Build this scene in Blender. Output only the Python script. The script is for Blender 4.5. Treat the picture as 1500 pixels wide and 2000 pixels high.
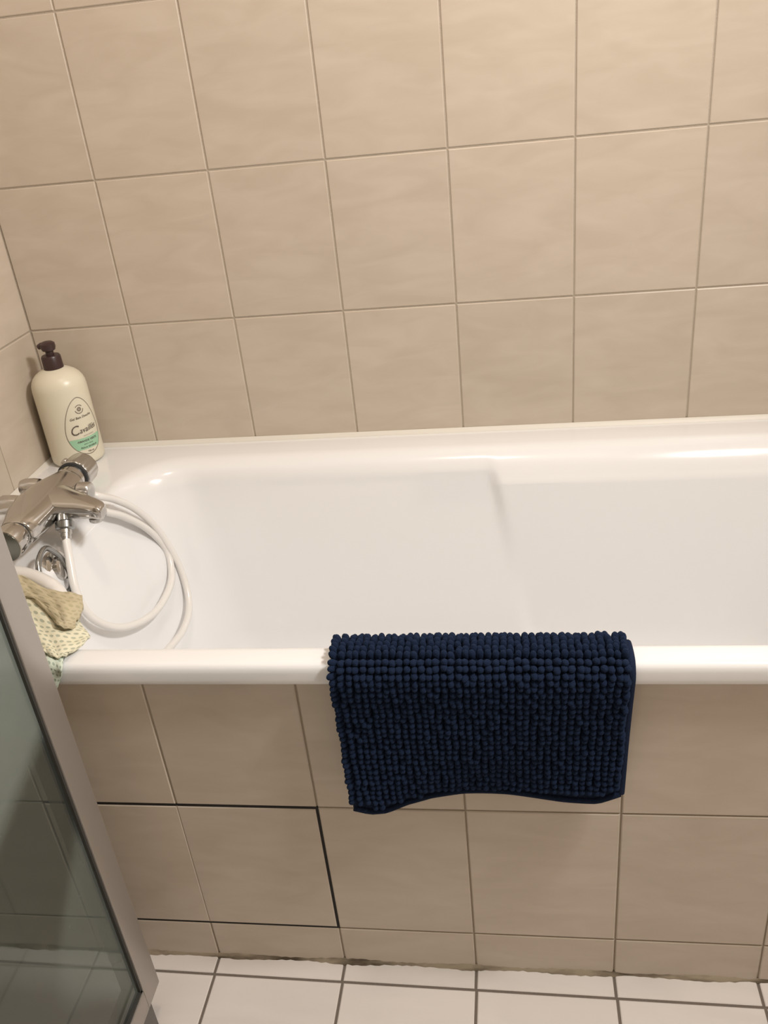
import bpy, bmesh, math, random
import numpy as np
from mathutils import Vector, Matrix, Euler
for o in list(bpy.data.objects): bpy.data.objects.remove(o)
SC = bpy.context.scene
COL = SC.collection
random.seed(7); RNG = np.random.default_rng(7)
R = math.radians

# ------------------------------------------------------------------ camera
W, H, F = 1500, 2000, 1677.70
CAM = Vector((0.47106, -0.81342, 1.21432))
EUL = Euler((1.0823205, 0.0952549, 0.1153378), 'XYZ')
cd = bpy.data.cameras.new('camera'); cam = bpy.data.objects.new('camera', cd); COL.objects.link(cam)
cam.location = CAM; cam.rotation_euler = EUL
cd.sensor_fit = 'VERTICAL'; cd.sensor_height = 24.0; cd.sensor_width = 18.0; cd.lens = F / H * 24.0
cd.clip_start = 0.02
SC.camera = cam

# ------------------------------------------------------------------ world, lamps, exposure
wd = bpy.data.worlds.new('world'); SC.world = wd; wd.use_nodes = True
wd.node_tree.nodes['Background'].inputs[0].default_value = (0.9, 0.8, 0.7, 1)
wd.node_tree.nodes['Background'].inputs[1].default_value = 0.0
vs = SC.view_settings
vs.view_transform = 'Standard'; vs.look = 'None'; vs.gamma = 1.0; vs.use_curve_mapping = False
vs.exposure = -0.27
def lamp(name, loc, rot, size, power, color, shape='DISK', size_y=None):
    l = bpy.data.lights.new(name, 'AREA'); l.shape = shape; l.size = size
    if size_y: l.size_y = size_y
    l.energy = power; l.color = color
    o = bpy.data.objects.new(name, l); COL.objects.link(o); o.location = loc; o.rotation_euler = rot
    return o
CEIL_LAMP = lamp('ceiling_lamp_light', (0.36, -0.10, 2.36), (0, 0, 0), 0.20, 6.5, (1.0, 0.84, 0.72))
SIDE_LAMP = lamp('wall_lamp_light', (1.20, -0.28, 1.92), (0, R(62), 0), 0.14, 30.0, (1.0, 0.965, 0.925), 'RECTANGLE', 0.36)

# ------------------------------------------------------------------ measures (metres)
XL, XR = -0.407, 1.262          # left and right walls
YB, YF = 0.672, -1.65           # back wall, wall behind the camera
CEIL = 2.40
T = 0.5866                      # height of the bath rim
ZC, ZE, TW, TH, X0 = 0.8238, 0.0776, 0.20, 0.25, -0.2123
XS, YS, ZS = -0.055, -0.085, 0.060   # glass screen: face, far edge, underside

_M = EUL.to_matrix()
def ray(u, v): return _M @ Vector(((u - W/2)/F, -(v - H/2)/F, -1.0))
def onplane(u, v, axis, val):
    d = ray(u, v); return CAM + d*((val - CAM[axis])/d[axis])
def onslope(u, v, a=-0.20, k=0.30, off=0.012):          # plane parallel to the bath's tap end
    n = Vector((1, 0, k)); r = ray(u, v)
    return CAM + r*((a + k*.57 + off - CAM.dot(n))/r.dot(n))

# ------------------------------------------------------------------ materials
def mat(name): 
    m = bpy.data.materials.new(name); m.use_nodes = True
    return m, m.node_tree, m.node_tree.nodes['Principled BSDF']
def plain(name, col, rough=0.5, metal=0.0, spec=0.5, bump=0.0, bscale=200.0, coat=0.0):
    m, nt, b = mat(name)
    b.inputs['Base Color'].default_value = (*col, 1); b.inputs['Roughness'].default_value = rough
    b.inputs['Metallic'].default_value = metal; b.inputs['Specular IOR Level'].default_value = spec
    b.inputs['Coat Weight'].default_value = coat; b.inputs['Coat Roughness'].default_value = 0.03
    if bump:
        tc = nt.nodes.new('ShaderNodeTexCoord'); nz = nt.nodes.new('ShaderNodeTexNoise'); bp = nt.nodes.new('ShaderNodeBump')
        nz.inputs['Scale'].default_value = bscale; nz.inputs['Detail'].default_value = 3
        bp.inputs['Strength'].default_value = bump; bp.inputs['Distance'].default_value = 0.002
        nt.links.new(tc.outputs['Object'], nz.inputs['Vector']); nt.links.new(nz.outputs['Fac'], bp.inputs['Height'])
        nt.links.new(bp.outputs['Normal'], b.inputs['Normal'])
    return m
def tile_mat(name, c1, c2, rough, spec=0.5, vary=0.05, scale=9.0, bump=0.05):
    m, nt, b = mat(name); N = nt.nodes; L = nt.links
    tc = N.new('ShaderNodeTexCoord'); oi = N.new('ShaderNodeObjectInfo')
    sc = N.new('ShaderNodeVectorMath'); sc.operation = 'SCALE'; sc.inputs['Scale'].default_value = 37.0
    cb = N.new('ShaderNodeCombineXYZ'); ad = N.new('ShaderNodeVectorMath')
    for i in range(3): L.new(oi.outputs['Random'], cb.inputs[i])
    L.new(cb.outputs[0], sc.inputs[0]); L.new(tc.outputs['Object'], ad.inputs[0]); L.new(sc.outputs[0], ad.inputs[1])
    mp = N.new('ShaderNodeMapping'); mp.inputs['Rotation'].default_value = (0.0, R(38), 0.0); mp.inputs['Scale'].default_value = (1.0, 1.0, 3.2)
    L.new(ad.outputs[0], mp.inputs['Vector'])
    nz = N.new('ShaderNodeTexNoise'); nz.inputs['Scale'].default_value = scale; nz.inputs['Detail'].default_value = 5; nz.inputs['Distortion'].default_value = 0.8
    L.new(mp.outputs[0], nz.inputs['Vector'])
    rp = N.new('ShaderNodeValToRGB'); rp.color_ramp.elements[0].position = 0.33; rp.color_ramp.elements[1].position = 0.70
    rp.color_ramp.elements[0].color = (*c1, 1); rp.color_ramp.elements[1].color = (*c2, 1)
    L.new(nz.outputs['Fac'], rp.inputs[0])
    hs = N.new('ShaderNodeHueSaturation')
    mr = N.new('ShaderNodeMapRange'); mr.inputs['To Min'].default_value = 1 - vary; mr.inputs['To Max'].default_value = 1 + vary
    L.new(oi.outputs['Random'], mr.inputs['Value']); L.new(mr.outputs[0], hs.inputs['Value']); L.new(rp.outputs[0], hs.inputs['Color'])
    L.new(hs.outputs[0], b.inputs['Base Color'])
    b.inputs['Roughness'].default_value = rough; b.inputs['Specular IOR Level'].default_value = spec
    bp = N.new('ShaderNodeBump'); bp.inputs['Strength'].default_value = bump; bp.inputs['Distance'].default_value = 0.004
    L.new(nz.outputs['Fac'], bp.inputs['Height']); L.new(bp.outputs[0], b.inputs['Normal'])
    return m
M = {}
M['tile'] = tile_mat('beige_wall_tile', (0.525, 0.445, 0.357), (0.58, 0.50, 0.41), 0.38, vary=0.02)
M['ptile'] = tile_mat('beige_panel_tile', (0.56, 0.48, 0.395), (0.615, 0.535, 0.45), 0.33, vary=0.02)
M['ftile'] = tile_mat('white_floor_tile', (0.71, 0.66, 0.62), (0.76, 0.71, 0.67), 0.30, vary=0.015, scale=5, bump=0.02)
M['grout'] = plain('beige_grout', (0.43, 0.365, 0.29), 0.9, bump=0.4, bscale=400)
M['pgrout'] = plain('panel_grout', (0.36, 0.30, 0.23), 0.9, bump=0.4, bscale=400)
M['fgrout'] = plain('brown_floor_grout', (0.17, 0.14, 0.115), 0.95, bump=0.5, bscale=400)
M['black'] = plain('gap_shade_black', (0.02, 0.018, 0.017), 0.9)
M['paint'] = plain('white_paint', (0.74, 0.69, 0.62), 0.8)
M['enamel'] = plain('white_bath_enamel', (0.845, 0.845, 0.85), 0.16, spec=0.5, coat=0.6)
M['caulk'] = plain('white_silicone', (0.72, 0.68, 0.61), 0.45)
M['chrome'] = plain('chrome', (0.60, 0.58, 0.555), 0.14, metal=1.0)
M['chrome_s'] = plain('satin_chrome', (0.56, 0.55, 0.53), 0.24, metal=1.0)
M['chrome_d'] = plain('dark_chrome', (0.34, 0.35, 0.35), 0.20, metal=1.0)
M['chrome_cap'] = plain('chrome_cap_dark_reflection', (0.20, 0.205, 0.185), 0.25, metal=0.9)  # reflection of the dark room put into the cap's base colour
M['rubber'] = plain('black_rubber', (0.03, 0.032, 0.034), 0.45)
M['hose'] = plain('white_plastic_hose', (0.80, 0.78, 0.75), 0.28, coat=0.3)
M['alu'] = plain('grey_aluminium', (0.47, 0.44, 0.41), 0.42, metal=0.75, bump=0.03, bscale=600)
M['alu_d'] = plain('dark_plastic_foot', (0.13, 0.12, 0.11), 0.5)
M['gasket'] = plain('dark_gasket', (0.035, 0.034, 0.03), 0.6)
M['bottle'] = plain('cream_plastic', (0.72, 0.67, 0.53), 0.33)
M['pump'] = plain('dark_brown_plastic', (0.045, 0.022, 0.022), 0.35)
M['ink'] = plain('dark_brown_ink', (0.10, 0.08, 0.065), 0.5)
M['ink2'] = plain('grey_brown_ink', (0.23, 0.19, 0.15), 0.5)
M['green'] = plain('green_ink', (0.33, 0.57, 0.38), 0.45)
M['chenille'] = plain('navy_chenille', (0.009, 0.018, 0.046), 0.95, spec=0.15, bump=0.9, bscale=900)
M['backing'] = plain('navy_mat_backing', (0.010, 0.018, 0.044), 0.9, spec=0.15, bump=0.6, bscale=700)
M['chenille'].node_tree.nodes['Principled BSDF'].inputs['Sheen Weight'].default_value = 0.12
M['chenille'].node_tree.nodes['Principled BSDF'].inputs['Sheen Tint'].default_value = (0.15, 0.25, 0.5, 1)

def caulk_dirty():
    m, nt, b = mat('stained_silicone'); N = nt.nodes; L = nt.links
    tc = N.new('ShaderNodeTexCoord'); mp = N.new('ShaderNodeMapping'); mp.inputs['Scale'].default_value = (14, 60, 60)
    nz = N.new('ShaderNodeTexNoise'); nz.inputs['Scale'].default_value = 1.0; nz.inputs['Detail'].default_value = 6
    rp = N.new('ShaderNodeValToRGB'); e = rp.color_ramp.elements
    e[0].position = 0.42; e[0].color = (0.34, 0.28, 0.20, 1); e[1].position = 0.66; e[1].color = (0.07, 0.05, 0.03, 1)
    L.new(tc.outputs['Object'], mp.inputs[0]); L.new(mp.outputs[0], nz.inputs['Vector']); L.new(nz.outputs['Fac'], rp.inputs[0])
    L.new(rp.outputs[0], b.inputs['Base Color']); b.inputs['Roughness'].default_value = 0.7
    return m
M['caulk_d'] = caulk_dirty()

def dotted(name, base, dot, sx, sy, rough=0.85):
    m, nt, b = mat(name); N = nt.nodes; L = nt.links
    uv = N.new('ShaderNodeTexCoord'); sp = N.new('ShaderNodeSeparateXYZ'); L.new(uv.outputs['UV'], sp.inputs[0])
    def mth(op, a, bb):
        n = N.new('ShaderNodeMath'); n.operation = op
        for i, x in enumerate((a, bb)):
            if x is None: continue
            if isinstance(x, (int, float)): n.inputs[i].default_value = x
            else: L.new(x, n.inputs[i])
        return n.outputs[0]
    v = mth('MULTIPLY', sp.outputs[1], sy); row = mth('FLOOR', v, None); fv = mth('SUBTRACT', mth('FRACT', v, None), 0.5)
    sh = mth('MULTIPLY', mth('MODULO', row, 2.0), 0.5)
    u = mth('ADD', mth('MULTIPLY', sp.outputs[0], sx), sh); fu = mth('SUBTRACT', mth('FRACT', u, None), 0.5)
    r2 = mth('ADD', mth('POWER', mth('MULTIPLY', mth('ABSOLUTE', fu, None), 3.0), 2.0), mth('POWER', mth('MULTIPLY', mth('ABSOLUTE', fv, None), 4.2), 2.0))
    mr = N.new('ShaderNodeMapRange'); mr.inputs['From Min'].default_value = 0.5; mr.inputs['From Max'].default_value = 1.3
    mr.inputs['To Min'].default_value = 1.0; mr.inputs['To Max'].default_value = 0.0; L.new(r2, mr.inputs['Value'])
    mx = N.new('ShaderNodeMix'); mx.data_type = 'RGBA'
    L.new(mr.outputs[0], mx.inputs[0]); mx.inputs[6].default_value = (*base, 1); mx.inputs[7].default_value = (*dot, 1)
    L.new(mx.outputs[2], b.inputs['Base Color']); b.inputs['Roughness'].default_value = rough
    b.inputs['Specular IOR Level'].default_value = 0.2
    bp = N.new('ShaderNodeBump'); bp.inputs['Strength'].default_value = 0.5; bp.inputs['Distance'].default_value = 0.001; bp.invert = True
    L.new(mr.outputs[0], bp.inputs['Height']); L.new(bp.outputs[0], b.inputs['Normal'])
    return m
M['cloth_cream'] = dotted('cream_dotted_cloth', (0.72, 0.69, 0.52), (0.42, 0.44, 0.34), 11, 13)
M['cloth_green'] = dotted('pale_green_dotted_cloth', (0.62, 0.70, 0.60), (0.38, 0.46, 0.38), 8, 9)
M['cloth_khaki'] = dotted('khaki_damp_cloth', (0.52, 0.455, 0.31), (0.43, 0.385, 0.25), 9, 10)

def glass_mat():
    m, nt, b = mat('grey_green_glass_with_pale_haze'); N = nt.nodes; L = nt.links
    out = N['Material Output']; N.remove(b)
    tr = N.new('ShaderNodeBsdfTransparent'); tr.inputs[0].default_value = (0.54, 0.565, 0.545, 1)
    gl = N.new('ShaderNodeBsdfGlossy'); gl.inputs['Roughness'].default_value = 0.04
    df = N.new('ShaderNodeBsdfDiffuse'); df.inputs[0].default_value = (0.41, 0.465, 0.43, 1)
    tl = N.new('ShaderNodeBsdfTranslucent'); tl.inputs[0].default_value = (0.41, 0.465, 0.43, 1)
    lw = N.new('ShaderNodeLayerWeight'); lw.inputs['Blend'].default_value = 0.5
    pw = N.new('ShaderNodeMath'); pw.operation = 'POWER'; pw.inputs[1].default_value = 5.0; L.new(lw.outputs['Facing'], pw.inputs[0])
    fr = N.new('ShaderNodeMath'); fr.operation = 'MULTIPLY_ADD'; fr.inputs[1].default_value = 0.96; fr.inputs[2].default_value = 0.04; L.new(pw.outputs[0], fr.inputs[0])
    veil = N.new('ShaderNodeMixShader'); veil.inputs[0].default_value = 0.4; L.new(df.outputs[0], veil.inputs[1]); L.new(tl.outputs[0], veil.inputs[2])
    # pale haze: thinner below an oblique line and left of a curved edge (object space: y, z of the pane)
    at = N.new('ShaderNodeAttribute'); at.attribute_name = 'haze'; at.attribute_type = 'GEOMETRY'
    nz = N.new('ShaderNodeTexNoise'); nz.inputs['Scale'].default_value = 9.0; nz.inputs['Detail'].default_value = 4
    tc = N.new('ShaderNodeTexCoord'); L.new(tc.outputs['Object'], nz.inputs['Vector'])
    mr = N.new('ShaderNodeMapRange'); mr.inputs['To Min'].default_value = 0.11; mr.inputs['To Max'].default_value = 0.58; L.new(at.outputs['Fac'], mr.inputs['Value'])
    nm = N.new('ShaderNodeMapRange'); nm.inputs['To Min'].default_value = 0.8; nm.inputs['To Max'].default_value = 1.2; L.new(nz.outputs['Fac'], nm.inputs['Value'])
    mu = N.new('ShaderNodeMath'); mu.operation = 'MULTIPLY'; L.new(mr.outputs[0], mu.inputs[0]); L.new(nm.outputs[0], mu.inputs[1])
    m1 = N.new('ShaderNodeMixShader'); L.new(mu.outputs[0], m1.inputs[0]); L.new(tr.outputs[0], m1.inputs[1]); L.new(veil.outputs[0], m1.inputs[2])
    m2 = N.new('ShaderNodeMixShader'); L.new(fr.outputs[0], m2.inputs[0]); L.new(m1.outputs[0], m2.inputs[1]); L.new(gl.outputs[0], m2.inputs[2])
    L.new(m2.outputs[0], out.inputs[0])
    return m
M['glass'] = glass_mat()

# ------------------------------------------------------------------ helpers
def mesh_obj(name, verts, faces, material, parent=None, smooth=None, uvs=None):
    me = bpy.data.meshes.new(name); me.from_pydata([tuple(v) for v in verts], [], [tuple(f) for f in faces]); me.update()
    bm = bmesh.new(); bm.from_mesh(me); bmesh.ops.recalc_face_normals(bm, faces=bm.faces); bm.to_mesh(me); bm.free()
    if uvs is not None:
        l = me.uv_layers.new(name='UVMap')
        for lp in me.loops: l.data[lp.index].uv = uvs[lp.vertex_index]
    if smooth is not None:
        for p in me.polygons: p.use_smooth = True
        me.set_sharp_from_angle(angle=R(smooth))
    me.materials.append(material)
    o = bpy.data.objects.new(name, me); COL.objects.link(o)
    if parent is not None: o.parent = parent; o.matrix_parent_inverse = parent.matrix_world.inverted() if False else Matrix.Translation(-parent.location)
    return o
def thing(name, label, cat, loc=(0, 0, 0), group=None):
    o = bpy.data.objects.new(name, None); COL.objects.link(o); o.location = loc; o.empty_display_size = 0.05
    o['label'] = label; o['category'] = cat
    if group: o['group'] = group
    return o
def tag(o, label, cat, group=None):
    o['label'] = label; o['category'] = cat
    if group: o['group'] = group
    return o
def struct(o): o['kind'] = 'structure'; return o
class MB:
    def __init__(s): s.v = []; s.f = []
    def add(s, v, f):
        n = len(s.v); s.v += [Vector(p) for p in v]; s.f += [tuple(i + n for i in q) for q in f]; return s
    def box(s, a, b, c=0.0):
        (x0, y0, z0), (x1, y1, z1) = a, b
        if c <= 0:
            v = [(x, y, z) for z in (z0, z1) for y in (y0, y1) for x in (x0, x1)]
            return s.add(v, [(0, 1, 3, 2), (4, 6, 7, 5), (0, 4, 5, 1), (2, 3, 7, 6), (0, 2, 6, 4), (1, 5, 7, 3)])
        bm = bmesh.new(); bmesh.ops.create_cube(bm, size=1)
        for p in bm.verts: p.co = Vector(((x0+x1)/2 + p.co.x*(x1-x0), (y0+y1)/2 + p.co.y*(y1-y0), (z0+z1)/2 + p.co.z*(z1-z0)))
        bmesh.ops.bevel(bm, geom=list(bm.edges), offset=c, segments=2, profile=0.6, affect='EDGES')
        bm.verts.index_update(); s.add([p.co.copy() for p in bm.verts], [[q.index for q in f.verts] for f in bm.faces]); bm.free(); return s
    def loft(s, rings, cap0=True, cap1=True, close=True):
        n = len(rings[0]); v = [p for r in rings for p in r]; f = []
        for i in range(len(rings) - 1):
            for j in range(n if close else n - 1):
                k = (j + 1) % n; f.append((i*n + j, i*n + k, (i+1)*n + k, (i+1)*n + j))
        if cap0: f.append(tuple(range(n)))
        if cap1: f.append(tuple(reversed(range((len(rings)-1)*n, len(rings)*n))))
        return s.add(v, f)
    def lathe(s, prof, origin, axis, n=32, sx=1.0):
        ax = Vector(axis).normalized(); up = Vector((0, 0, 1)) if abs(ax.z) < .9 else Vector((1, 0, 0))
        e1 = (up - ax*up.dot(ax)).normalized(); e2 = ax.cross(e1); o = Vector(origin)
        return s.loft([[o + ax*h + (e1*math.cos(2*math.pi*k/n) + e2*math.sin(2*math.pi*k/n)*sx)*r for k in range(n)] for h, r in prof])
    def tube(s, pts, rad, n=12, closed=False, flat=1.0, flatdir=None):
        pts = [Vector(p) for p in pts]; m = len(pts); rings = []; ref = None
        for i, p in enumerate(pts):
            a = pts[(i-1) % m] if closed or i > 0 else p; b = pts[(i+1) % m] if closed or i < m-1 else p
            t = (b - a).normalized()
            if flatdir is not None: e1 = Vector(flatdir)
            elif ref is None: e1 = Vector((0, 0, 1)) if abs(t.z) < .9 else Vector((1, 0, 0))
            else: e1 = ref
            e1 = (e1 - t*e1.dot(t)).normalized(); ref = e1; e2 = t.cross(e1)
            r = rad[i] if isinstance(rad, (list, tuple)) else rad
            rings.append([p + e1*math.cos(2*math.pi*k/n)*r*flat + e2*math.sin(2*math.pi*k/n)*r for k in range(n)])
        if closed: rings.append(rings[0]); return s.loft(rings, False, False)
        return s.loft(rings)
    def obj(s, name, material, parent=None, smooth=40): return mesh_obj(name, s.v, s.f, material, parent, smooth)
def spline(pts, k=8, closed=False):
    pts = [Vector(p) for p in pts]; n = len(pts); out = []
    for i in range(n if closed else n - 1):
        if closed: p0, p1, p2, p3 = (pts[(i+d) % n] for d in (-1, 0, 1, 2))
        else: p0, p1, p2, p3 = pts[max(i-1, 0)], pts[i], pts[i+1], pts[min(i+2, n-1)]
        for j in range(k):
            t = j/k
            out.append(0.5*((2*p1) + (p2-p0)*t + (2*p0-5*p1+4*p2-p3)*t*t + (3*p1-p0-3*p2+p3)*t**3))
    if not closed: out.append(pts[-1])
    return out

# one chamfered tile lying in its local XZ plane, front face towards -Y, centred; mesh data shared per size
_tiles = {}
def tile_mesh(w, h, material, d=0.008, c=0.0014):
    key = (round(w, 4), round(h, 4), material.name)
    if key not in _tiles:
        a, b = w/2, h/2
        v = [(x, 0, z) for x, z in ((-a, -b), (a, -b), (a, b), (-a, b))] + [(x, -d + c*.7, z) for x, z in ((-a, -b), (a, -b), (a, b), (-a, b))] \
            + [(x, -d, z) for x, z in ((-a+c, -b+c), (a-c, -b+c), (a-c, b-c), (-a+c, b-c))]
        f = [(0, 1, 5, 4), (1, 2, 6, 5), (2, 3, 7, 6), (3, 0, 4, 7), (4, 5, 9, 8), (5, 6, 10, 9), (6, 7, 11, 10), (7, 4, 8, 11), (8, 9, 10, 11)]
        me = bpy.data.meshes.new('tile'); me.from_pydata(v, [], f); me.materials.append(material); me.update(); _tiles[key] = me
    return _tiles[key]
def tile(w, h, material, loc, rot, parent, name='tile', jig=0.0):
    o = bpy.data.objects.new(name, tile_mesh(w, h, material)); COL.objects.link(o)
    j = lambda: random.uniform(-jig, jig)
    o.location = Vector(loc) - parent.location; o.rotation_euler = (rot[0] + j(), rot[1] + j()*.4, rot[2] + j()); o.parent = parent
    return o

# ------------------------------------------------------------------ room shell
G = 0.0026          # wall joint
def spans(edges): return [(a, b) for a, b in zip(edges[:-1], edges[1:]) if b - a > 0.012]
wb = struct(MB().box((XL - .1, YB + .0016, 0), (XR + .1, YB + .12, CEIL)).obj('wall_back', M['grout'], smooth=None))
xs = [XL] + [X0 + TW*k for k in range(-0, 8) if XL < X0 + TW*k < XR] + [XR]
zs = [T - .04] + [ZC + TH*k for k in range(0, 7) if ZC + TH*k < CEIL] + [CEIL]
for z0, z1 in spans(zs):
    for x0, x1 in spans(xs):
        tile(x1 - x0 - G, z1 - z0 - G, M['tile'], ((x0+x1)/2, YB + .008, (z0+z1)/2), (0, 0, 0), wb, jig=0.0016)
wl = struct(MB().box((XL - .12, YF - .1, 0), (XL - .0016, YB + .0016, CEIL)).obj('wall_left', M['grout'], smooth=None))
ys = [YB] + [YB - TW*k for k in range(1, 12) if YB - TW*k > YF] + [YF]; ys = ys[::-1]
zl = [0, ZE, ZE + TH, ZE + 2*TH] + zs[1:]
for z0, z1 in spans(zl):
    for y0, y1 in spans(ys):
        if z1 < .56 and y0 > -.05: continue
        tile(y1 - y0 - G, z1 - z0 - G, M['tile'], (XL - .008, (y0+y1)/2, (z0+z1)/2), (0, 0, R(90)), wl, jig=0.001)
struct(MB().box((XR, YF - .1, 0), (XR + .12, YB + .0016, CEIL)).obj('wall_right', M['paint'], smooth=None))
struct(MB().box((XL - .12, YF - .12, 0), (XR + .12, YF, CEIL)).obj('wall_front', M['paint'], smooth=None))
struct(MB().box((XL - .12, YF - .12, CEIL), (XR + .12, YB + .12, CEIL + .1)).obj('ceiling', M['paint'], smooth=None))
fl = struct(MB().box((XL - .12, YF - .12, -.1), (XR + .12, YB + .12, -.0018)).obj('floor', M['fgrout'], smooth=None))
FG = 0.0042
fa = R(-0.55)       # the floor courses run very slightly off the panel
yj = [0.012, -.0345] + [-.0345 - TW*k for k in range(1, 9)]
xj = [XL] + [TW*k for k in range(-2, 7) if TW*k > XL + .012] + [XR]
for y1, y0 in zip(yj[:-1], yj[1:]):
    if y0 < YF: y0 = YF
    for x0, x1 in spans(xj):
        cx, cy = (x0+x1)/2, (y0+y1)/2
        ry = cy + (cx - .4)*math.tan(fa) if y1 < 0 else cy + (cx - .4)*math.tan(fa)
        tile(x1 - x0 - FG, y1 - y0 - FG, M['ftile'], (cx, ry, -.008), (R(-90), 0, fa), fl)

# ------------------------------------------------------------------ tiled bath panel, hatch, silicone
bp_ = thing('tiled_bath_front', 'long beige tiled front panel standing under the white bath rim', 'bath surround', (0.4, 0, 0))
MB().box((XL, .0020, 0), (XR, .0085, .5575)).obj('panel_board', M['pgrout'], bp_, None)
pz = [0.0, ZE, ZE + TH, .5572]
px = [XL] + [TW*k for k in range(-1, 7)] + [XR]
for i, (z0, z1) in enumerate(spans(pz)):
    for x0, x1 in spans(px):
        if i == 1 and x0 > -.21 and x1 < .21: continue
        tile(x1 - x0 - .0024, z1 - z0 - .0024, M['ptile'], ((x0+x1)/2, .008, (z0+z1)/2), (0, 0, 0), bp_, jig=0.0012)
ah = thing('access_hatch', 'two-tile access hatch with a black gap around it, low in the bath panel', 'hatch', (0, 0, ZE))
MB().box((-.2, .0010, ZE - .0012), (.2012, .0018, ZE + TH + .0012)).obj('hatch_shade_sheet', M['black'], ah, None)  # black sheet nearly flush with the tiles, painting the shade of the open gap
MB().box((-.0012, .0004, ZE + .003), (.0012, .0014, ZE + TH - .003)).obj('hatch_joint', M['pgrout'], ah, None)
for x0 in (-.2, 0.0):
    tile(.1974 if x0 < 0 else .1972, TH - .0066, M['ptile'], (x0 + .1 + (.0012 if x0 < 0 else -.0016), .0078, ZE + TH/2 - .0004), (0, 0, 0), ah)
v = []; n = 240
for i in range(n + 1):
    x = XL + (XR - XL)*i/n; a = .0042 + .0016*math.sin(x*37) + random.uniform(-.0009, .0012)
    v += [(x, .001, a + .002), (x, -a*.55, a*.7), (x, -a, -.001), (x, .003, -.001)]
struct(mesh_obj('trim_1', v, [(i*4+j, i*4+j+1, i*4+j+5, i*4+j+4) for i in range(n) for j in range(3)], M['caulk_d'], smooth=60))
struct(MB().loft([[(x, YB - .0005, T - .002), (x, YB - .0005, T + .006), (x, YB - .0035, T + .0042), (x, YB - .007, T - .001)] for x in (XL + .002, XR - .002)]).obj('trim_2', M['caulk'], None, 60))
struct(MB().loft([[(XL + .0005, y, T - .002), (XL + .0005, y, T + .006), (XL + .004, y, T + .004), (XL + .008, y, T - .001)] for y in (-.015, YB - .002)]).obj('trim_3', M['caulk'], None, 60))

# ------------------------------------------------------------------ bath
def bath():
    x0, x1, y0, y1 = -.235, 1.16, .008, .608        # inner edge of the rim
    ox0, ox1, oy0, oy1 = XL + .001, XR - .002, -.0225, YB - .0015
    nc, nl, ns = 12, 150, 40
    def rrect(a, b, c, d, r):
        pts = []
        def arc(cx, cy, t0):
            for i in range(nc): t = t0 + (i/nc)*math.pi/2; pts.append([cx + r*math.cos(t), cy + r*math.sin(t)])
        def line(p, q, n):
            for i in range(n): pts.append([p[0] + (q[0]-p[0])*i/n, p[1] + (q[1]-p[1])*i/n])
        arc(b - r, d - r, 0); line((b - r, d), (a + r, d), nl)
        arc(a + r, d - r, math.pi/2); line((a, d - r), (a, c + r), ns)
        arc(a + r, c + r, math.pi); line((a + r, c), (b - r, c), nl)
        arc(b - r, c + r, 1.5*math.pi); line((b, c + r), (b, d - r), ns)
        return pts
    rings = []
    def ring(a, b, c, d, r, z): rings.append([Vector((p[0], p[1], z)) for p in rrect(a, b, c, d, r)])
    for ins, z in ((.022, T - .029), (.002, T - .0295), (.0004, T - .027), (0, T - .022), (0, T - .012), (.0008, T - .0065), (.003, T - .0028), (.0065, T - .0006), (.011, T)):
        ring(ox0 + ins, ox1 - ins, oy0 + ins, oy1 - ins, .012, z)
    DM, RB = .415, .09
    def inset(d, r, k):
        a = math.sqrt(max(2*r*d - d*d, 0)) if d < r else r + k*(d - r)
        e = d - (DM - RB)
        return a + (RB - math.sqrt(max(RB*RB - e*e, 0)) if e > 0 else 0)
    ds = [0, .0006, .002, .004, .007, .011, .016, .022, .028, .034, .040, .046, .052, .058, .064, .072, .08, .09, .10, .12, .14, .16, .18, .20, .22, .24, .26, .28, .30, .32]
    ds += [DM - RB + RB*math.sin(t*math.pi/2/8) for t in range(0, 9)]
    ds = sorted(set(ds))
    for d in ds:
        a = inset(d, .022, .28); b = inset(d, .022, .55); c = inset(d, .013, .12); e = inset(d, .045, .25)
        ring(x0 + a, x1 - b, y0 + c, y1 - e, .115, T - d)
        z = T - d
        for p in rings[-1]:                          # the far wall is steeper under a fuller lip beyond the seat
            if p.y > .40:
                fade = min(max((p.y - .40)/.08, 0), 1); xc = .440 + (.524 - z)*.19
                q = min(max((p.x - xc + .004)/.020, 0), 1); q = q*q*(3 - 2*q)
                ex = .012*(d/.052)**2 if d < .052 else .012 - .072*(min(d, .30) - .052)
                p.y -= fade*q*ex*max(0, min(1, (1.10 - p.x)/.15))
    last = rings[-1]; c = Vector((.35, .31, T - DM - .012))
    for k in (.75, .45, .2): rings.append([c + (p - c)*k for p in last])
    m = MB(); m.loft(rings, False, True)
    return m.obj('bathtub_shell', M['enamel'], None, 60)
tub = thing('bathtub', 'white enamel built-in bathtub with a flat rim along the tiled wall', 'bathtub', (.43, .32, .17))
ts = bath(); ts.name = 'tub_shell'; ts.parent = tub; ts.matrix_parent_inverse = Matrix.Translation(-tub.location)
ax = Vector((1, 0, .28)).normalized()
oc = onslope(112, 1112, -.222, .28, 0.0)
ov = MB().lathe([(-.004, .030), (.004, .030), (.006, .027), (.006, .020), (.013, .018), (.015, .014)], oc, ax, 36).obj('overflow_plate', M['chrome'], tub)
ringpix = [(88, 1071), (77, 1088), (75, 1112), (84, 1138), (104, 1156), (124, 1160), (138, 1148), (138, 1124), (122, 1094), (104, 1077)]
MB().tube(spline([onslope(u, w, -.222, .28, .016) for u, w in ringpix], 6, True), .0042, 10, True).obj('overflow_ring', M['chrome_d'], ov)
MB().lathe([(-.004, .038), (.002, .038), (.003, .03), (.003, .012), (.001, .01)], (-.02, .31, T - .425), (0, 0, 1), 32).obj('drain', M['chrome'], tub)

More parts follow.
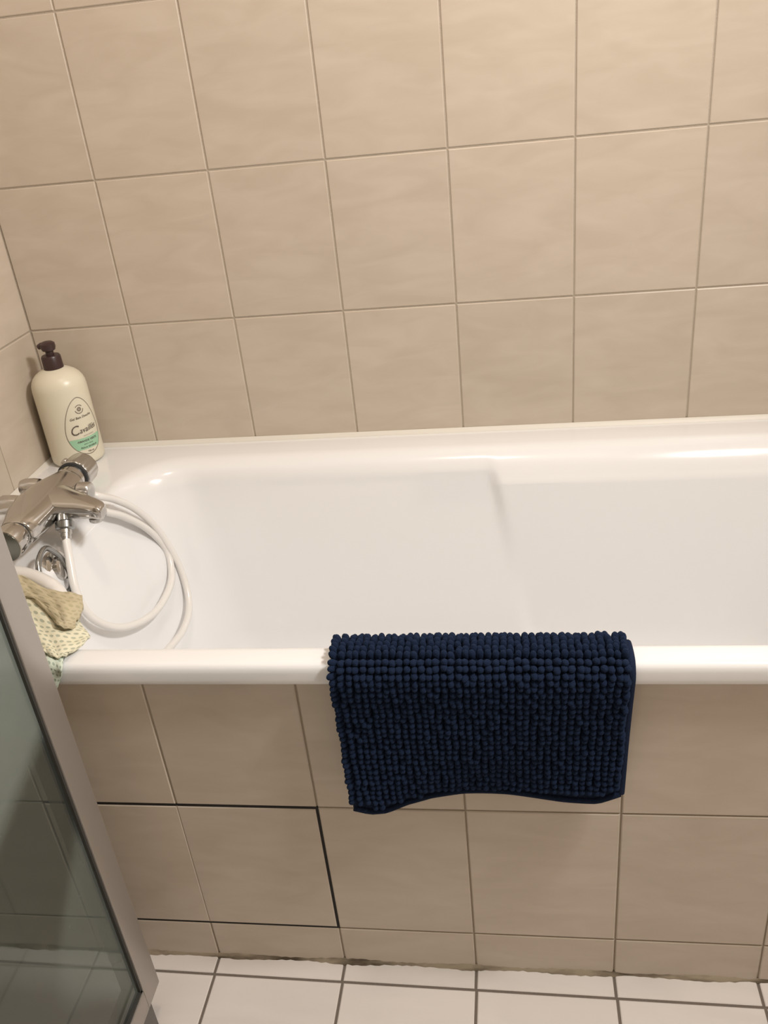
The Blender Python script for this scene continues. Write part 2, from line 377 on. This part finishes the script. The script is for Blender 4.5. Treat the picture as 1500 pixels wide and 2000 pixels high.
# ------------------------------------------------------------------ bath mixer
AX, AZ = -.256, .640
mx = thing('bath_mixer', 'chrome thermostatic bath mixer with a short spout on the left wall', 'tap', (XL, .32, AZ))
def sect(y, rx, rz, p=2.6, n=40, cx=AX, cz=AZ):
    out = []
    for k in range(n):
        t = 2*math.pi*k/n; c, s = math.cos(t), math.sin(t)
        out.append(Vector((cx + rx*math.copysign(abs(c)**(2/p), c), y, cz + rz*math.copysign(abs(s)**(2/p), s))))
    return out
MB().loft([sect(*a) for a in ((.222, .024, .021, 2.2), (.224, .026, .0225, 2.2), (.245, .031, .0225, 2.5, 40, AX - .002), (.275, .037, .022, 3, 40, AX - .006), (.31, .041, .0215, 3.2, 40, AX - .009),
    (.345, .040, .0215, 3.2, 40, AX - .008), (.372, .034, .022, 2.8, 40, AX - .004), (.392, .028, .0225, 2.3), (.396, .0265, .0225, 2.1), (.398, .025, .021, 2))]).obj('mixer_body', M['chrome'], mx, 50)
def spout():
    rings = []; n = 36
    for t, w, th, dz, yc in ((0, .040, .019, 0, .328), (.15, .039, .019, 0, .326), (.3, .034, .0185, 0, .320), (.45, .028, .0175, .000, .313), (.6, .0225, .0165, .000, .306),
            (.75, .0185, .015, -.0005, .299), (.88, .016, .0135, -.001, .293), (.95, .0142, .012, -.0015, .290), (.985, .011, .010, -.002, .2885), (1.0, .006, .006, -.002, .288)):
        x = -.262 + .116*t; r = []
        for k in range(n):
            a = 2*math.pi*k/n; c, s = math.cos(a), math.sin(a); p = 3.0
            r.append(Vector((x, yc + w*math.copysign(abs(c)**(2/p), c), AZ + .002 + dz + th*math.copysign(abs(s)**(2/p), s))))
        rings.append(r)
    return MB().loft(rings)
sp = spout().obj('spout', M['chrome'], mx, 50)
MB().lathe([(0, .0112), (.0055, .0112), (.007, .010), (.007, .008), (.005, .007)], (-.163, .290, AZ - .010), (0, 0, -1), 28).obj('aerator', M['chrome_s'], sp)
fh = MB().lathe([(0, .0225), (.003, .0245), (.018, .0255), (.030, .0255), (.0325, .0250), (.033, .024)], (AX, .219, AZ), (0, -1, 0), 40).obj('flow_handle', M['chrome'], mx, 35)
MB().lathe([(0, .0236), (.0012, .0236), (.0018, .022)], (AX, .219 - .0325, AZ), (0, -1, 0), 36).obj('handle_cap', M['chrome_cap'], fh, 35)
MB().lathe([(-.001, .021), (.004, .021)], (AX, .223, AZ), (0, -1, 0), 32).obj('sleeve_gap', M['rubber'], mx, 30)
MB().lathe([(-.002, .021), (0, .0235), (.016, .0235), (.017, .022)], (AX, .397, AZ), (0, 1, 0), 40).obj('sleeve', M['chrome'], mx, 35)
MB().lathe([(0, .024), (.001, .0265), (.005, .0265), (.006, .024)], (AX, .413, AZ), (0, 1, 0), 40).obj('black_ring', M['rubber'], mx, 35)
def ribbed():
    rings = []; n = 72
    for h, r, d in ((0, .0255, 0), (.0015, .0275, .0006), (.006, .028, .0009), (.034, .027, .0009), (.039, .026, .0005), (.042, .023, 0), (.043, .014, 0)):
        rings.append([Vector((AX + (r - d*(k % 6 < 2))*math.cos(2*math.pi*k/n), .419 + h, AZ + (r - d*(k % 6 < 2))*math.sin(2*math.pi*k/n))) for k in range(n)])
    return MB().loft(rings)
th = ribbed().obj('temperature_handle', M['chrome_s'], mx, 45)
MB().lathe([(-.004, .0068), (.0015, .0066), (.003, .005), (.0035, .002)], (AX - .018, .434, AZ + .0215), (-.62, 0, .78), 20).obj('safety_button', M['chrome_s'], th, 45)
dv = MB().lathe([(0, .009), (.016, .009), (.0165, .0145), (.018, .0155), (.034, .0150), (.037, .013), (.038, .008)], (AX + .022, .357, AZ + .002), (1, 0, 0), 32).obj('diverter_knob', M['chrome_s'], mx, 35)
MB().lathe([(0, .0135), (.003, .0135)], (AX + .0365, .357, AZ + .002), (1, 0, 0), 32).obj('knob_gap', M['rubber'], dv, 35)
for i, (yy, zz) in enumerate(((.318, AZ + .002),)):
    un = MB().lathe([(0, .011), (.018, .011), (.0185, .0135), (.03, .0150), (.048, .0150), (.054, .0125), (.0545, .010), (.115, .010)], (AX - .024, yy, zz), (-1, 0, 0), 28).obj('wall_union', M['chrome'], mx, 35)
    MB().lathe([(0, .010), (.002, .030), (.005, .0315), (.012, .0315)], (XL + .012, yy, zz), (-1, 0, 0), 32).obj('escutcheon', M['chrome'], un, 35)
ua = MB().lathe([(0, .011), (.018, .011), (.0185, .0135), (.03, .0150), (.044, .0148), (.051, .0125), (.054, .007)], (AX - .024, .383, AZ), (-1, 0, 0), 28).obj('wall_union', M['chrome'], mx, 35)
MB().tube(spline([(AX - .066, .383, AZ - .006), (AX - .068, .384, AZ - .024), (AX - .085, .388, AZ - .034), (XL + .006, .392, AZ - .034)], 6), .0085, 14).obj('union_elbow', M['chrome'], ua, 60)
po = onplane(126, 1016, 0, -.215); pu = onplane(128, 1045, 0, -.211)
ho = MB().lathe([(-.008, .011), (.002, .0125), (.004, .0145), (.014, .0145), (.016, .011)], po, pu - po, 6*4, 1.0).obj('hose_nut', M['chrome_d'], mx, 35)
MB().lathe([(.014, .0098), (.022, .0098), (.0225, .0088), (.0285, .0088), (.029, .0078), (.033, .0075)], po, pu - po, 24).obj('hose_ferrule', M['chrome_s'], ho, 35)

# ------------------------------------------------------------------ hose and hand shower
hp = [po + (pu - po)*.8, pu] + [onslope(u, w, -.20, .30, .004) for u, w in ((135, 1090), (150, 1160), (180, 1207), (230, 1226), (280, 1212), (315, 1180), (335, 1130), (325, 1075), (290, 1035), (245, 1010), (205, 999))]
hp += [onslope(172, 986, -.20, .30, -.004), onslope(150, 973, -.20, .30, -.012), onslope(165, 963, -.20, .30, -.008)]
hp += [onslope(u, w, -.20, .30, .012) for u, w in ((192, 969), (225, 976), (265, 995), (305, 1031), (340, 1085), (362, 1140), (369, 1190), (355, 1235), (322, 1275), (275, 1330), (200, 1370))]
tag(MB().tube(spline(hp, 8), .0064, 14).obj('shower_hose', M['hose'], None, 60), 'long white plastic shower hose coiled under the chrome mixer', 'hose')
hs = thing('hand_shower', 'white hand shower handle lying over the bath corner behind the cloths', 'shower', onplane(60, 1112, 2, T + .02))
hpts = [onplane(u, w, 2, z) for u, w, z in ((-20, 1122, T + .018), (20, 1119, T + .020), (60, 1126, T + .021), (92, 1140, T + .021), (112, 1155, T + .018), (126, 1176, T + .012))]
MB().tube(spline(hpts, 6), [.0112]*22 + [.0105]*9, 16).obj('handle', M['hose'], hs, 60)
d = (hpts[0] - hpts[1]).normalized()
hd = MB().lathe([(0, .012), (.006, .030), (.014, .034), (.020, .034), (.022, .030)], hpts[0] + d*.018 + Vector((0, 0, .012)), (0, 0, -1), 32).obj('shower_head', M['hose'], hs, 40)

# ------------------------------------------------------------------ cloths on the corner of the rim
def cloth(name, rows, material, parent=None, sub=6, wob=.0012, thick=.0022):
    rows = [[Vector(p) for p in r] for r in rows]
    cols = [spline(r, sub) for r in rows]; m = len(cols[0])
    grid = list(zip(*[spline([c[j] for c in cols], sub) for j in range(m)]))
    n = len(grid); v = []; uv = []
    for i, r in enumerate(grid):
        for j, p in enumerate(r):
            v.append(p + Vector((0, 0, wob*(math.sin(i*.9 + j*.4) + math.sin(j*1.1 - i*.35))))); uv.append((j/(m-1), i/(n-1)))
    f = [(i*m+j, i*m+j+1, (i+1)*m+j+1, (i+1)*m+j) for i in range(n-1) for j in range(m-1)]
    o = mesh_obj(name, v, f, material, parent, 60, uv)
    s = o.modifiers.new('thickness', 'SOLIDIFY'); s.thickness = thick; s.offset = 1
    return o
P = lambda u, w, z: onplane(u, w, 2, z)
Q = lambda u, w, y: onplane(u, w, 1, y)
g = cloth('cleaning_cloth', [[P(20, 1240, .594), P(60, 1235, .594), P(100, 1240, .593), P(125, 1262, .592)], [P(40, 1262, .592), P(70, 1258, .592), P(100, 1270, .5915), P(124, 1284, .591)],
    [P(45, 1300, .5905), P(80, 1296, .5905), P(104, 1298, .5905), P(122, 1306, .590)], [Q(50, 1325, -.028), Q(80, 1318, -.028), Q(104, 1318, -.028), Q(121, 1320, -.028)],
    [Q(55, 1345, -.031), Q(85, 1342, -.031), Q(104, 1345, -.031), Q(113, 1342, -.031)]], M['cloth_green'], wob=.0005)
tag(g, 'pale green dotted cloth hanging over the front of the bath rim', 'cloth')
c = cloth('cleaning_cloth', [[P(0, 1160, .604), P(45, 1163, .606), P(100, 1180, .606), P(152, 1205, .600)], [P(20, 1205, .602), P(65, 1208, .603), P(115, 1222, .603), P(166, 1230, .596)],
    [P(40, 1240, .600), P(80, 1243, .601), P(125, 1246, .600), P(175, 1246, .590)], [P(60, 1262, .598), P(92, 1268, .598), P(120, 1275, .597), P(160, 1262, .591)],
    [P(78, 1268, .598), P(98, 1280, .597), P(114, 1287, .596), P(128, 1280, .595)]], M['cloth_cream'])
tag(c, 'cream cloth with rows of small dots spread on the bath corner', 'cloth')
k = cloth('cleaning_cloth', [[P(20, 1112, .611), P(45, 1125, .612), P(95, 1152, .615), P(135, 1160, .615), P(161, 1165, .608)], [P(30, 1140, .611), P(55, 1148, .612), P(98, 1165, .616), P(135, 1176, .618), P(161, 1182, .607)],
    [P(38, 1160, .610), P(60, 1163, .611), P(102, 1182, .616), P(132, 1196, .618), P(157, 1200, .605)], [P(44, 1166, .609), P(66, 1169, .611), P(106, 1200, .614), P(130, 1213, .614), P(150, 1215, .604)],
    [P(46, 1168, .608), P(68, 1171, .610), P(110, 1218, .610), P(125, 1226, .609), P(142, 1228, .602)]], M['cloth_khaki'], wob=.0009)
tag(k, 'damp khaki cloth folded on top of the cream dotted cloth', 'cloth')

# ------------------------------------------------------------------ shower gel bottle
BX, BY, BA, BB = -.3475, .613, .0495, .0465
bo = thing('shower_gel_bottle', 'cream shower gel bottle with a dark brown pump in the bath corner', 'bottle', (BX, BY, T))
RS = [(0, .86), (.0015, .93), (.005, .985), (.010, 1.0), (.145, 1.0), (.153, .985), (.160, .94), (.167, .86), (.173, .74), (.178, .58), (.1815, .42), (.183, .34)]
BZ = T + .0008
n = 56
MB().loft([[Vector((BX + BA*s*math.cos(2*math.pi*q/n), BY + BB*s*math.sin(2*math.pi*q/n), BZ + h)) for q in range(n)] for h, s in RS]).obj('bottle_body', M['bottle'], bo, 50)
pp = thing if False else None
pm = MB().lathe([(.181, .0165), (.1825, .0178), (.204, .0172), (.2065, .0155), (.207, .008)], (BX, BY, BZ), (0, 0, 1), 36).obj('pump_collar', M['pump'], bo, 40)
MB().lathe([(.205, .0072), (.214, .0072), (.216, .0115), (.222, .0135), (.228, .0130), (.231, .009)], (BX, BY, BZ), (0, 0, 1), 28).obj('pump_head', M['pump'], pm, 40)
MB().tube([(BX, BY, BZ + .224), (BX - .012, BY - .001, BZ + .2245), (BX - .018, BY - .0015, BZ + .2225)], [.0075, .006, .0045], 14).obj('pump_nozzle', M['pump'], pm, 40)
TH0 = R(-35)
def wrap(u, vv, off):                       # label millimetres -> bottle surface
    t = TH0 + u/.048
    return Vector((BX + (BA + off)*math.cos(t), BY + (BB + off)*math.sin(t), BZ + vv))
LW, LZ0, LZ1 = .0350, .021, .133
def half(v):                                # half width of the egg shaped label, v 0 (bottom) .. 1 (top)
    if v < .40: return LW*max(1 - ((.40 - v)/.40)**2.1, 0)**.55
    return LW*max(1 - ((v - .40)/.60)**1.55, 0)**.56
vv_ = [(1 - math.cos(math.pi*i/60))/2 for i in range(61)]
out = [(half(v), LZ0 + v*(LZ1 - LZ0)) for v in vv_] + [(-half(v), LZ0 + v*(LZ1 - LZ0)) for v in vv_[-2:0:-1]]
lab = MB(); m_ = len(out)
cxo = [(u*1.0, z) for u, z in out]; zc = (LZ0 + LZ1)/2
inn = [(u*.962, zc + (z - zc)*.975) for u, z in out]
lab.add([wrap(u, z, .00035) for u, z in cxo] + [wrap(u, z, .00035) for u, z in inn], [(i, (i+1) % m_, m_ + (i+1) % m_, m_ + i) for i in range(m_)])
lab.obj('label_outline', M['ink2'], bo, None)
ga, gb = .10, .30
gr = MB(); ng = 14; nu = 12; gv = []
for i in range(ng + 1):
    v = ga + (gb - ga)*i/ng; w = half(v)*.955
    gv += [wrap(-w + 2*w*j/nu, LZ0 + v*(LZ1 - LZ0), .00035) for j in range(nu + 1)]
gr.add(gv, [(i*(nu+1)+j, i*(nu+1)+j+1, (i+1)*(nu+1)+j+1, (i+1)*(nu+1)+j) for i in range(ng) for j in range(nu)])
gr.obj('label_band', M['green'], bo, None)
def arc_ring(cu, cz, r0, r1, a0, a1, m=28):
    v = []
    for i in range(m + 1):
        a = a0 + (a1 - a0)*i/m
        v += [wrap(cu + r0*math.cos(a), cz + r0*math.sin(a), .0005), wrap(cu + r1*math.cos(a), cz + r1*math.sin(a), .0005)]
    return v, [(2*i, 2*i+1, 2*i+3, 2*i+2) for i in range(m)]
em = MB()
for cu, cz, r0, r1, a0, a1 in ((0, .110, .0070, .0084, .6, 2.5), (0, .110, .0070, .0086, 3.3, 6.2), (0, .110, .0036, .0042, 0, 6.2832), (0, .110, .0012, .0024, 0, 6.2832)):
    em.add(*arc_ring(cu, cz, r0, r1, a0, a1))
for i in range(8):
    a = i*math.pi/4; em.add(*arc_ring(.0030*math.cos(a), .110 + .0030*math.sin(a), .0004, .0011, 0, 6.2832, 10))
em.obj('label_emblem', M['ink2'], bo, None)
def letters(txt, size, u, z, material, shear=0.0, bold=0.0, rot=0.0, sx=1.0):
    cu = bpy.data.curves.new('lettering', 'FONT'); cu.body = txt; cu.size = size; cu.align_x = 'CENTER'; cu.align_y = 'CENTER'; cu.shear = shear; cu.resolution_u = 3; cu.offset = bold
    o = bpy.data.objects.new('lettering', cu); COL.objects.link(o); bpy.context.view_layer.update()
    me = bpy.data.meshes.new_from_object(o.evaluated_get(bpy.context.evaluated_depsgraph_get()))
    bpy.data.objects.remove(o)
    cr, sr = math.cos(rot), math.sin(rot)
    vs_ = [wrap(u + (p.co.x*cr - p.co.y*sr)*sx, z + p.co.x*sr + p.co.y*cr, .0006) for p in me.vertices]; fs = [tuple(p.vertices) for p in me.polygons]
    return mesh_obj('lettering', vs_, fs, material, bo)
letters('Gel Bain Douche', .0062, 0, .0945, M['ink'], .15, .00008, .03)
letters('C', .026, -.0190, .0705, M['ink'], .25, 0, .08, .9)
letters('availlès', .0150, .0076, .0700, M['ink'], .30, .0001, .06, .86)
letters('SAVON SURGRAS', .0028, .006, .0585, M['ink2'], 0, 0, .03)
letters('AMANDE VERTE', .0055, .001, .0485, M['ink'], 0, .00012, .0)
letters('extra doux', .0042, .001, .0425, M['ink'], .1, 0, .0)
letters('PEAUX SENSIBLES', .0042, .001, .0360, M['ink'], 0, .00008, .0)
letters('750 ml', .0044, .002, .0268, M['ink'], 0, .00008, .0)

# ------------------------------------------------------------------ navy chenille bath mat over the rim
XA, XB_ = .2585, .5985
bm_ = thing('bath_mat', 'navy blue chenille bath mat folded over the front rim of the bath', 'bath mat', (.43, -.02, T))
def mat_bottom(s):                          # height of the hanging hem across the width (0 left .. 1 right)
    xs_ = [0, .06, .12, .20, .30, .42, .60, .80, .92, 1.0]; zs_ = [.374, .365, .364, .373, .383, .388, .388, .384, .384, .396]
    return float(np.interp(s, xs_, zs_))
def mat_path(s):
    x = XA + (XB_ - XA)*s; zb = mat_bottom(s)
    out = max(0, .20 - s)*.10 + .004*math.sin(s*9)
    inner = [(.036, .505), (.029, .54), (.0225, .568)]
    top = [(.0175, .585), (.0105, .5915), (0, .5925), (-.012, .5925), (-.021, .590), (-.0275, .582), (-.0295, .570)]
    zr = .570 - zb
    down = [(-.0285 + .004*t - out*t*t*.6 + .003*math.sin(t*5 + s*6)*t, .570 - zr*t) for t in (.2, .4, .6, .8, 1.0)]
    xsh = lambda z: x + (.004*(1 - s) if z < .57 else 0)*(0.57 - z)/.2 - (.007*s if z < .57 else 0)*(.57 - z)/.2
    pts = [Vector((xsh(z), y, z)) for y, z in inner + top + down]
    return spline(pts, 6)
def resample(pts, step):
    L = [0]
    for a, b in zip(pts[:-1], pts[1:]): L.append(L[-1] + (b - a).length)
    m = max(2, int(round(L[-1]/step))); out = []
    for i in range(m + 1):
        d = L[-1]*i/m; j = min(np.searchsorted(L, d, side='right') - 1, len(pts) - 2); t = (d - L[j])/max(L[j+1] - L[j], 1e-9)
        out.append((pts[j].lerp(pts[j+1], t), (pts[j+1] - pts[j]).normalized()))
    return out
NC = 45; NR = 42
ref_len = None
paths = []
for i in range(NC):
    p = mat_path(i/(NC - 1)); 
    L = sum((b - a).length for a, b in zip(p[:-1], p[1:])); paths.append(resample(p, L/NR))
bv = []; bf = []
for i in range(NC):
    for (p, t) in paths[i]: bv.append(p)
mrow = len(paths[0])
bf = [(i*mrow+j, i*mrow+j+1, (i+1)*mrow+j+1, (i+1)*mrow+j) for i in range(NC-1) for j in range(mrow-1)]
bk = mesh_obj('backing', bv, bf, M['backing'], bm_, 60)
sm = bk.modifiers.new('thickness', 'SOLIDIFY'); sm.thickness = .004; sm.offset = 0
hem = [paths[i][-1][0] + Vector((0, -.002, 0)) for i in range(NC)]
edge_r = [paths[-1][j][0] for j in range(mrow)]; edge_l = [paths[0][j][0] for j in range(mrow)]
MB().tube(hem, .0042, 10).obj('hem', M['backing'], bm_, 60)
def lift(e, side, k=.0055):
    out_ = []
    for j, p in enumerate(e):
        t = (e[min(j+1, len(e)-1)] - e[max(j-1, 0)]).normalized(); nn = Vector((1, 0, 0)).cross(t)
        out_.append(p + nn*-k*0 + Vector((side, 0, 0)))
    return out_
MB().tube(lift(edge_r, .001), .0050, 10).obj('hem', M['backing'], bm_, 60)
MB().tube(lift(edge_l, .002), .0036, 10).obj('hem', M['backing'], bm_, 60)
# chenille bobbles: one rounded noodle per stitch
U8, V6 = 8, [(-.35, .55), (.0, .92), (.30, 1.0), (.62, .96), (.84, .72), (.95, .40)]
bob = [Vector((r*math.cos(2*math.pi*q/U8), r*math.sin(2*math.pi*q/U8), h)) for h, r in V6 for q in range(U8)] + [Vector((0, 0, 1.0))]
bobf = [(a*U8+q, a*U8+(q+1) % U8, (a+1)*U8+(q+1) % U8, (a+1)*U8+q) for a in range(5) for q in range(U8)] + [(5*U8+q, 5*U8+(q+1) % U8, 6*U8) for q in range(U8)]
BVv = []; BFf = []
ncol = 40
for ci in range(ncol):
    s = (ci + .35)/(ncol - .1)
    p = mat_path(min(s, .985)); L = sum((b - a).length for a, b in zip(p[:-1], p[1:]))
    fine = resample(p, .0012); rs = [fine[0]]; acc = 0
    for (a, ta), (b2, tb) in zip(fine[:-1], fine[1:]):      # closer stitches where the mat bends over the rim
        acc += (b2 - a).length + ta.angle(tb, 0)*.0075
        if acc >= .0082: rs.append((b2, tb)); acc -= .0082
    for ri, (q, t) in enumerate(rs[:-2]):
        nn = Vector((0, t.z, -t.y)).normalized()
        if nn.length == 0: continue
        # outward side: up on the rim, towards the room on the front, towards the bath inside
        nn = Vector((1, 0, 0)).cross(t).normalized()
        cen = Vector((q.x, -.003, .56))
        if nn.dot(q - cen) < 0: nn = -nn
        front = q.y < -.02
        side = 0.55 if ci == 0 else (.18 if ci == 1 else 0)
        ln = random.uniform(.0120, .0140); rd = random.uniform(.0043, .0049)
        dr = (nn + Vector((random.uniform(-.16, .16) - side, random.uniform(-.1, .1), (-.30 if front else 0) + random.uniform(-.14, .14)))).normalized()
        e1 = Vector((1, 0, 0)); e1 = (e1 - dr*e1.dot(dr)).normalized(); e2 = dr.cross(e1)
        base = q + nn*.001 + Vector((random.uniform(-.0007, .0007), 0, random.uniform(-.0006, .0006)))
        n0 = len(BVv)
        BVv += [base + e1*(b.x*rd) + e2*(b.y*rd) + dr*(b.z*ln) for b in bob]
        BFf += [tuple(i + n0 for i in f) for f in bobf]
pile = mesh_obj('chenille_pile', BVv, BFf, M['chenille'], bm_, 70); pile['kind'] = 'stuff'

# ------------------------------------------------------------------ framed glass screen in the left foreground
sc = thing('glass_screen', 'grey aluminium framed glass shower screen in the left foreground', 'screen', (XS - .017, -.45, 0))
SW, SD, YE, ZT = .040, .034, -.90, 1.95
MB().box((XS - SD, YS - SW, ZS), (XS, YS, ZT), .0015).obj('stile', M['alu'], sc, 30)
MB().box((XS - SD, YE, ZS), (XS, YE + SW, ZT), .0015).obj('stile', M['alu'], sc, 30)
MB().box((XS - SD, YE + SW, ZS), (XS, YS - SW, ZS + .038), .0015).obj('rail', M['alu'], sc, 30)
MB().box((XS - SD, YE + SW, ZT - .038), (XS, YS - SW, ZT), .0015).obj('rail', M['alu'], sc, 30)
gx = XS - .008
gm = MB()
for (a, b) in (((gx - .005, YS - SW - .004, ZS + .034), (gx + .006, YS - SW, ZT - .034)), ((gx - .005, YE + SW, ZS + .034), (gx + .006, YE + SW + .004, ZT - .034)),
               ((gx - .005, YE + SW, ZS + .038), (gx + .006, YS - SW, ZS + .042))): gm.box(a, b)
gm.obj('gasket', M['gasket'], sc, None)
# pane: subdivided sheet so that the pale haze can follow its own outline
def haze(y, z):
    e1 = z - (.562 + (y + .18)*.30)                      # haze above this oblique line
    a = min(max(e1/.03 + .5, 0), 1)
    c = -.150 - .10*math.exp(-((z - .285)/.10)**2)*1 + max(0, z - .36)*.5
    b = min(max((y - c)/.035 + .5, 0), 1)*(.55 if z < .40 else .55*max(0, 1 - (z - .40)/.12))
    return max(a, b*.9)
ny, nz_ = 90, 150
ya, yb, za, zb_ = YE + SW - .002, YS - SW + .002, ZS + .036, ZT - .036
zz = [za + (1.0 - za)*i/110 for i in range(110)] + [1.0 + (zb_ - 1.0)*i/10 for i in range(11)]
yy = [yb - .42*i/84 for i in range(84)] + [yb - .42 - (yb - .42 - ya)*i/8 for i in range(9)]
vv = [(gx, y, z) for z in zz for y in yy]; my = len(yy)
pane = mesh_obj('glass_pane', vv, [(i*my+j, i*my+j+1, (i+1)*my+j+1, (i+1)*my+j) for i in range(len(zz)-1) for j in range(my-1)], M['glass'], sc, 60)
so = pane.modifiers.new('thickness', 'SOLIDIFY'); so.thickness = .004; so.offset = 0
at = pane.data.attributes.new('haze', 'FLOAT', 'POINT')
for i, p in enumerate(vv): at.data[i].value = haze(p[1], p[2])
MB().box((XS - SD + .004, YS - SW - .030, 0), (XS - .002, YS - SW + .010, ZS + .001), .002).obj('foot', M['alu_d'], sc, 30)
MB().box((XS - SD + .004, YE + .03, 0), (XS - .002, YE + .07, ZS + .001), .002).obj('foot', M['alu_d'], sc, 30)

# ------------------------------------------------------------------ lamps (the fittings the light comes from)
def shade_mat(name, strength, col):
    m, nt, b = mat(name); b.inputs['Base Color'].default_value = (.9, .88, .84, 1); b.inputs['Emission Color'].default_value = (*col, 1); b.inputs['Emission Strength'].default_value = strength
    return m
cl = thing('ceiling_light', 'round white ceiling light above the bath', 'lamp', (CEIL_LAMP.location.x, CEIL_LAMP.location.y, CEIL))
MB().lathe([(0, .15), (.018, .15), (.022, .145)], cl.location, (0, 0, -1), 40).obj('lamp_base', M['paint'], cl, 40)
wlm = thing('wall_light', 'slim white wall light high on the right wall', 'lamp', (XR, -.28, 1.96))
MB().box((XR - .03, -.50, 1.93), (XR, -.06, 2.05), .004).obj('lamp_base', M['paint'], wlm, 30)
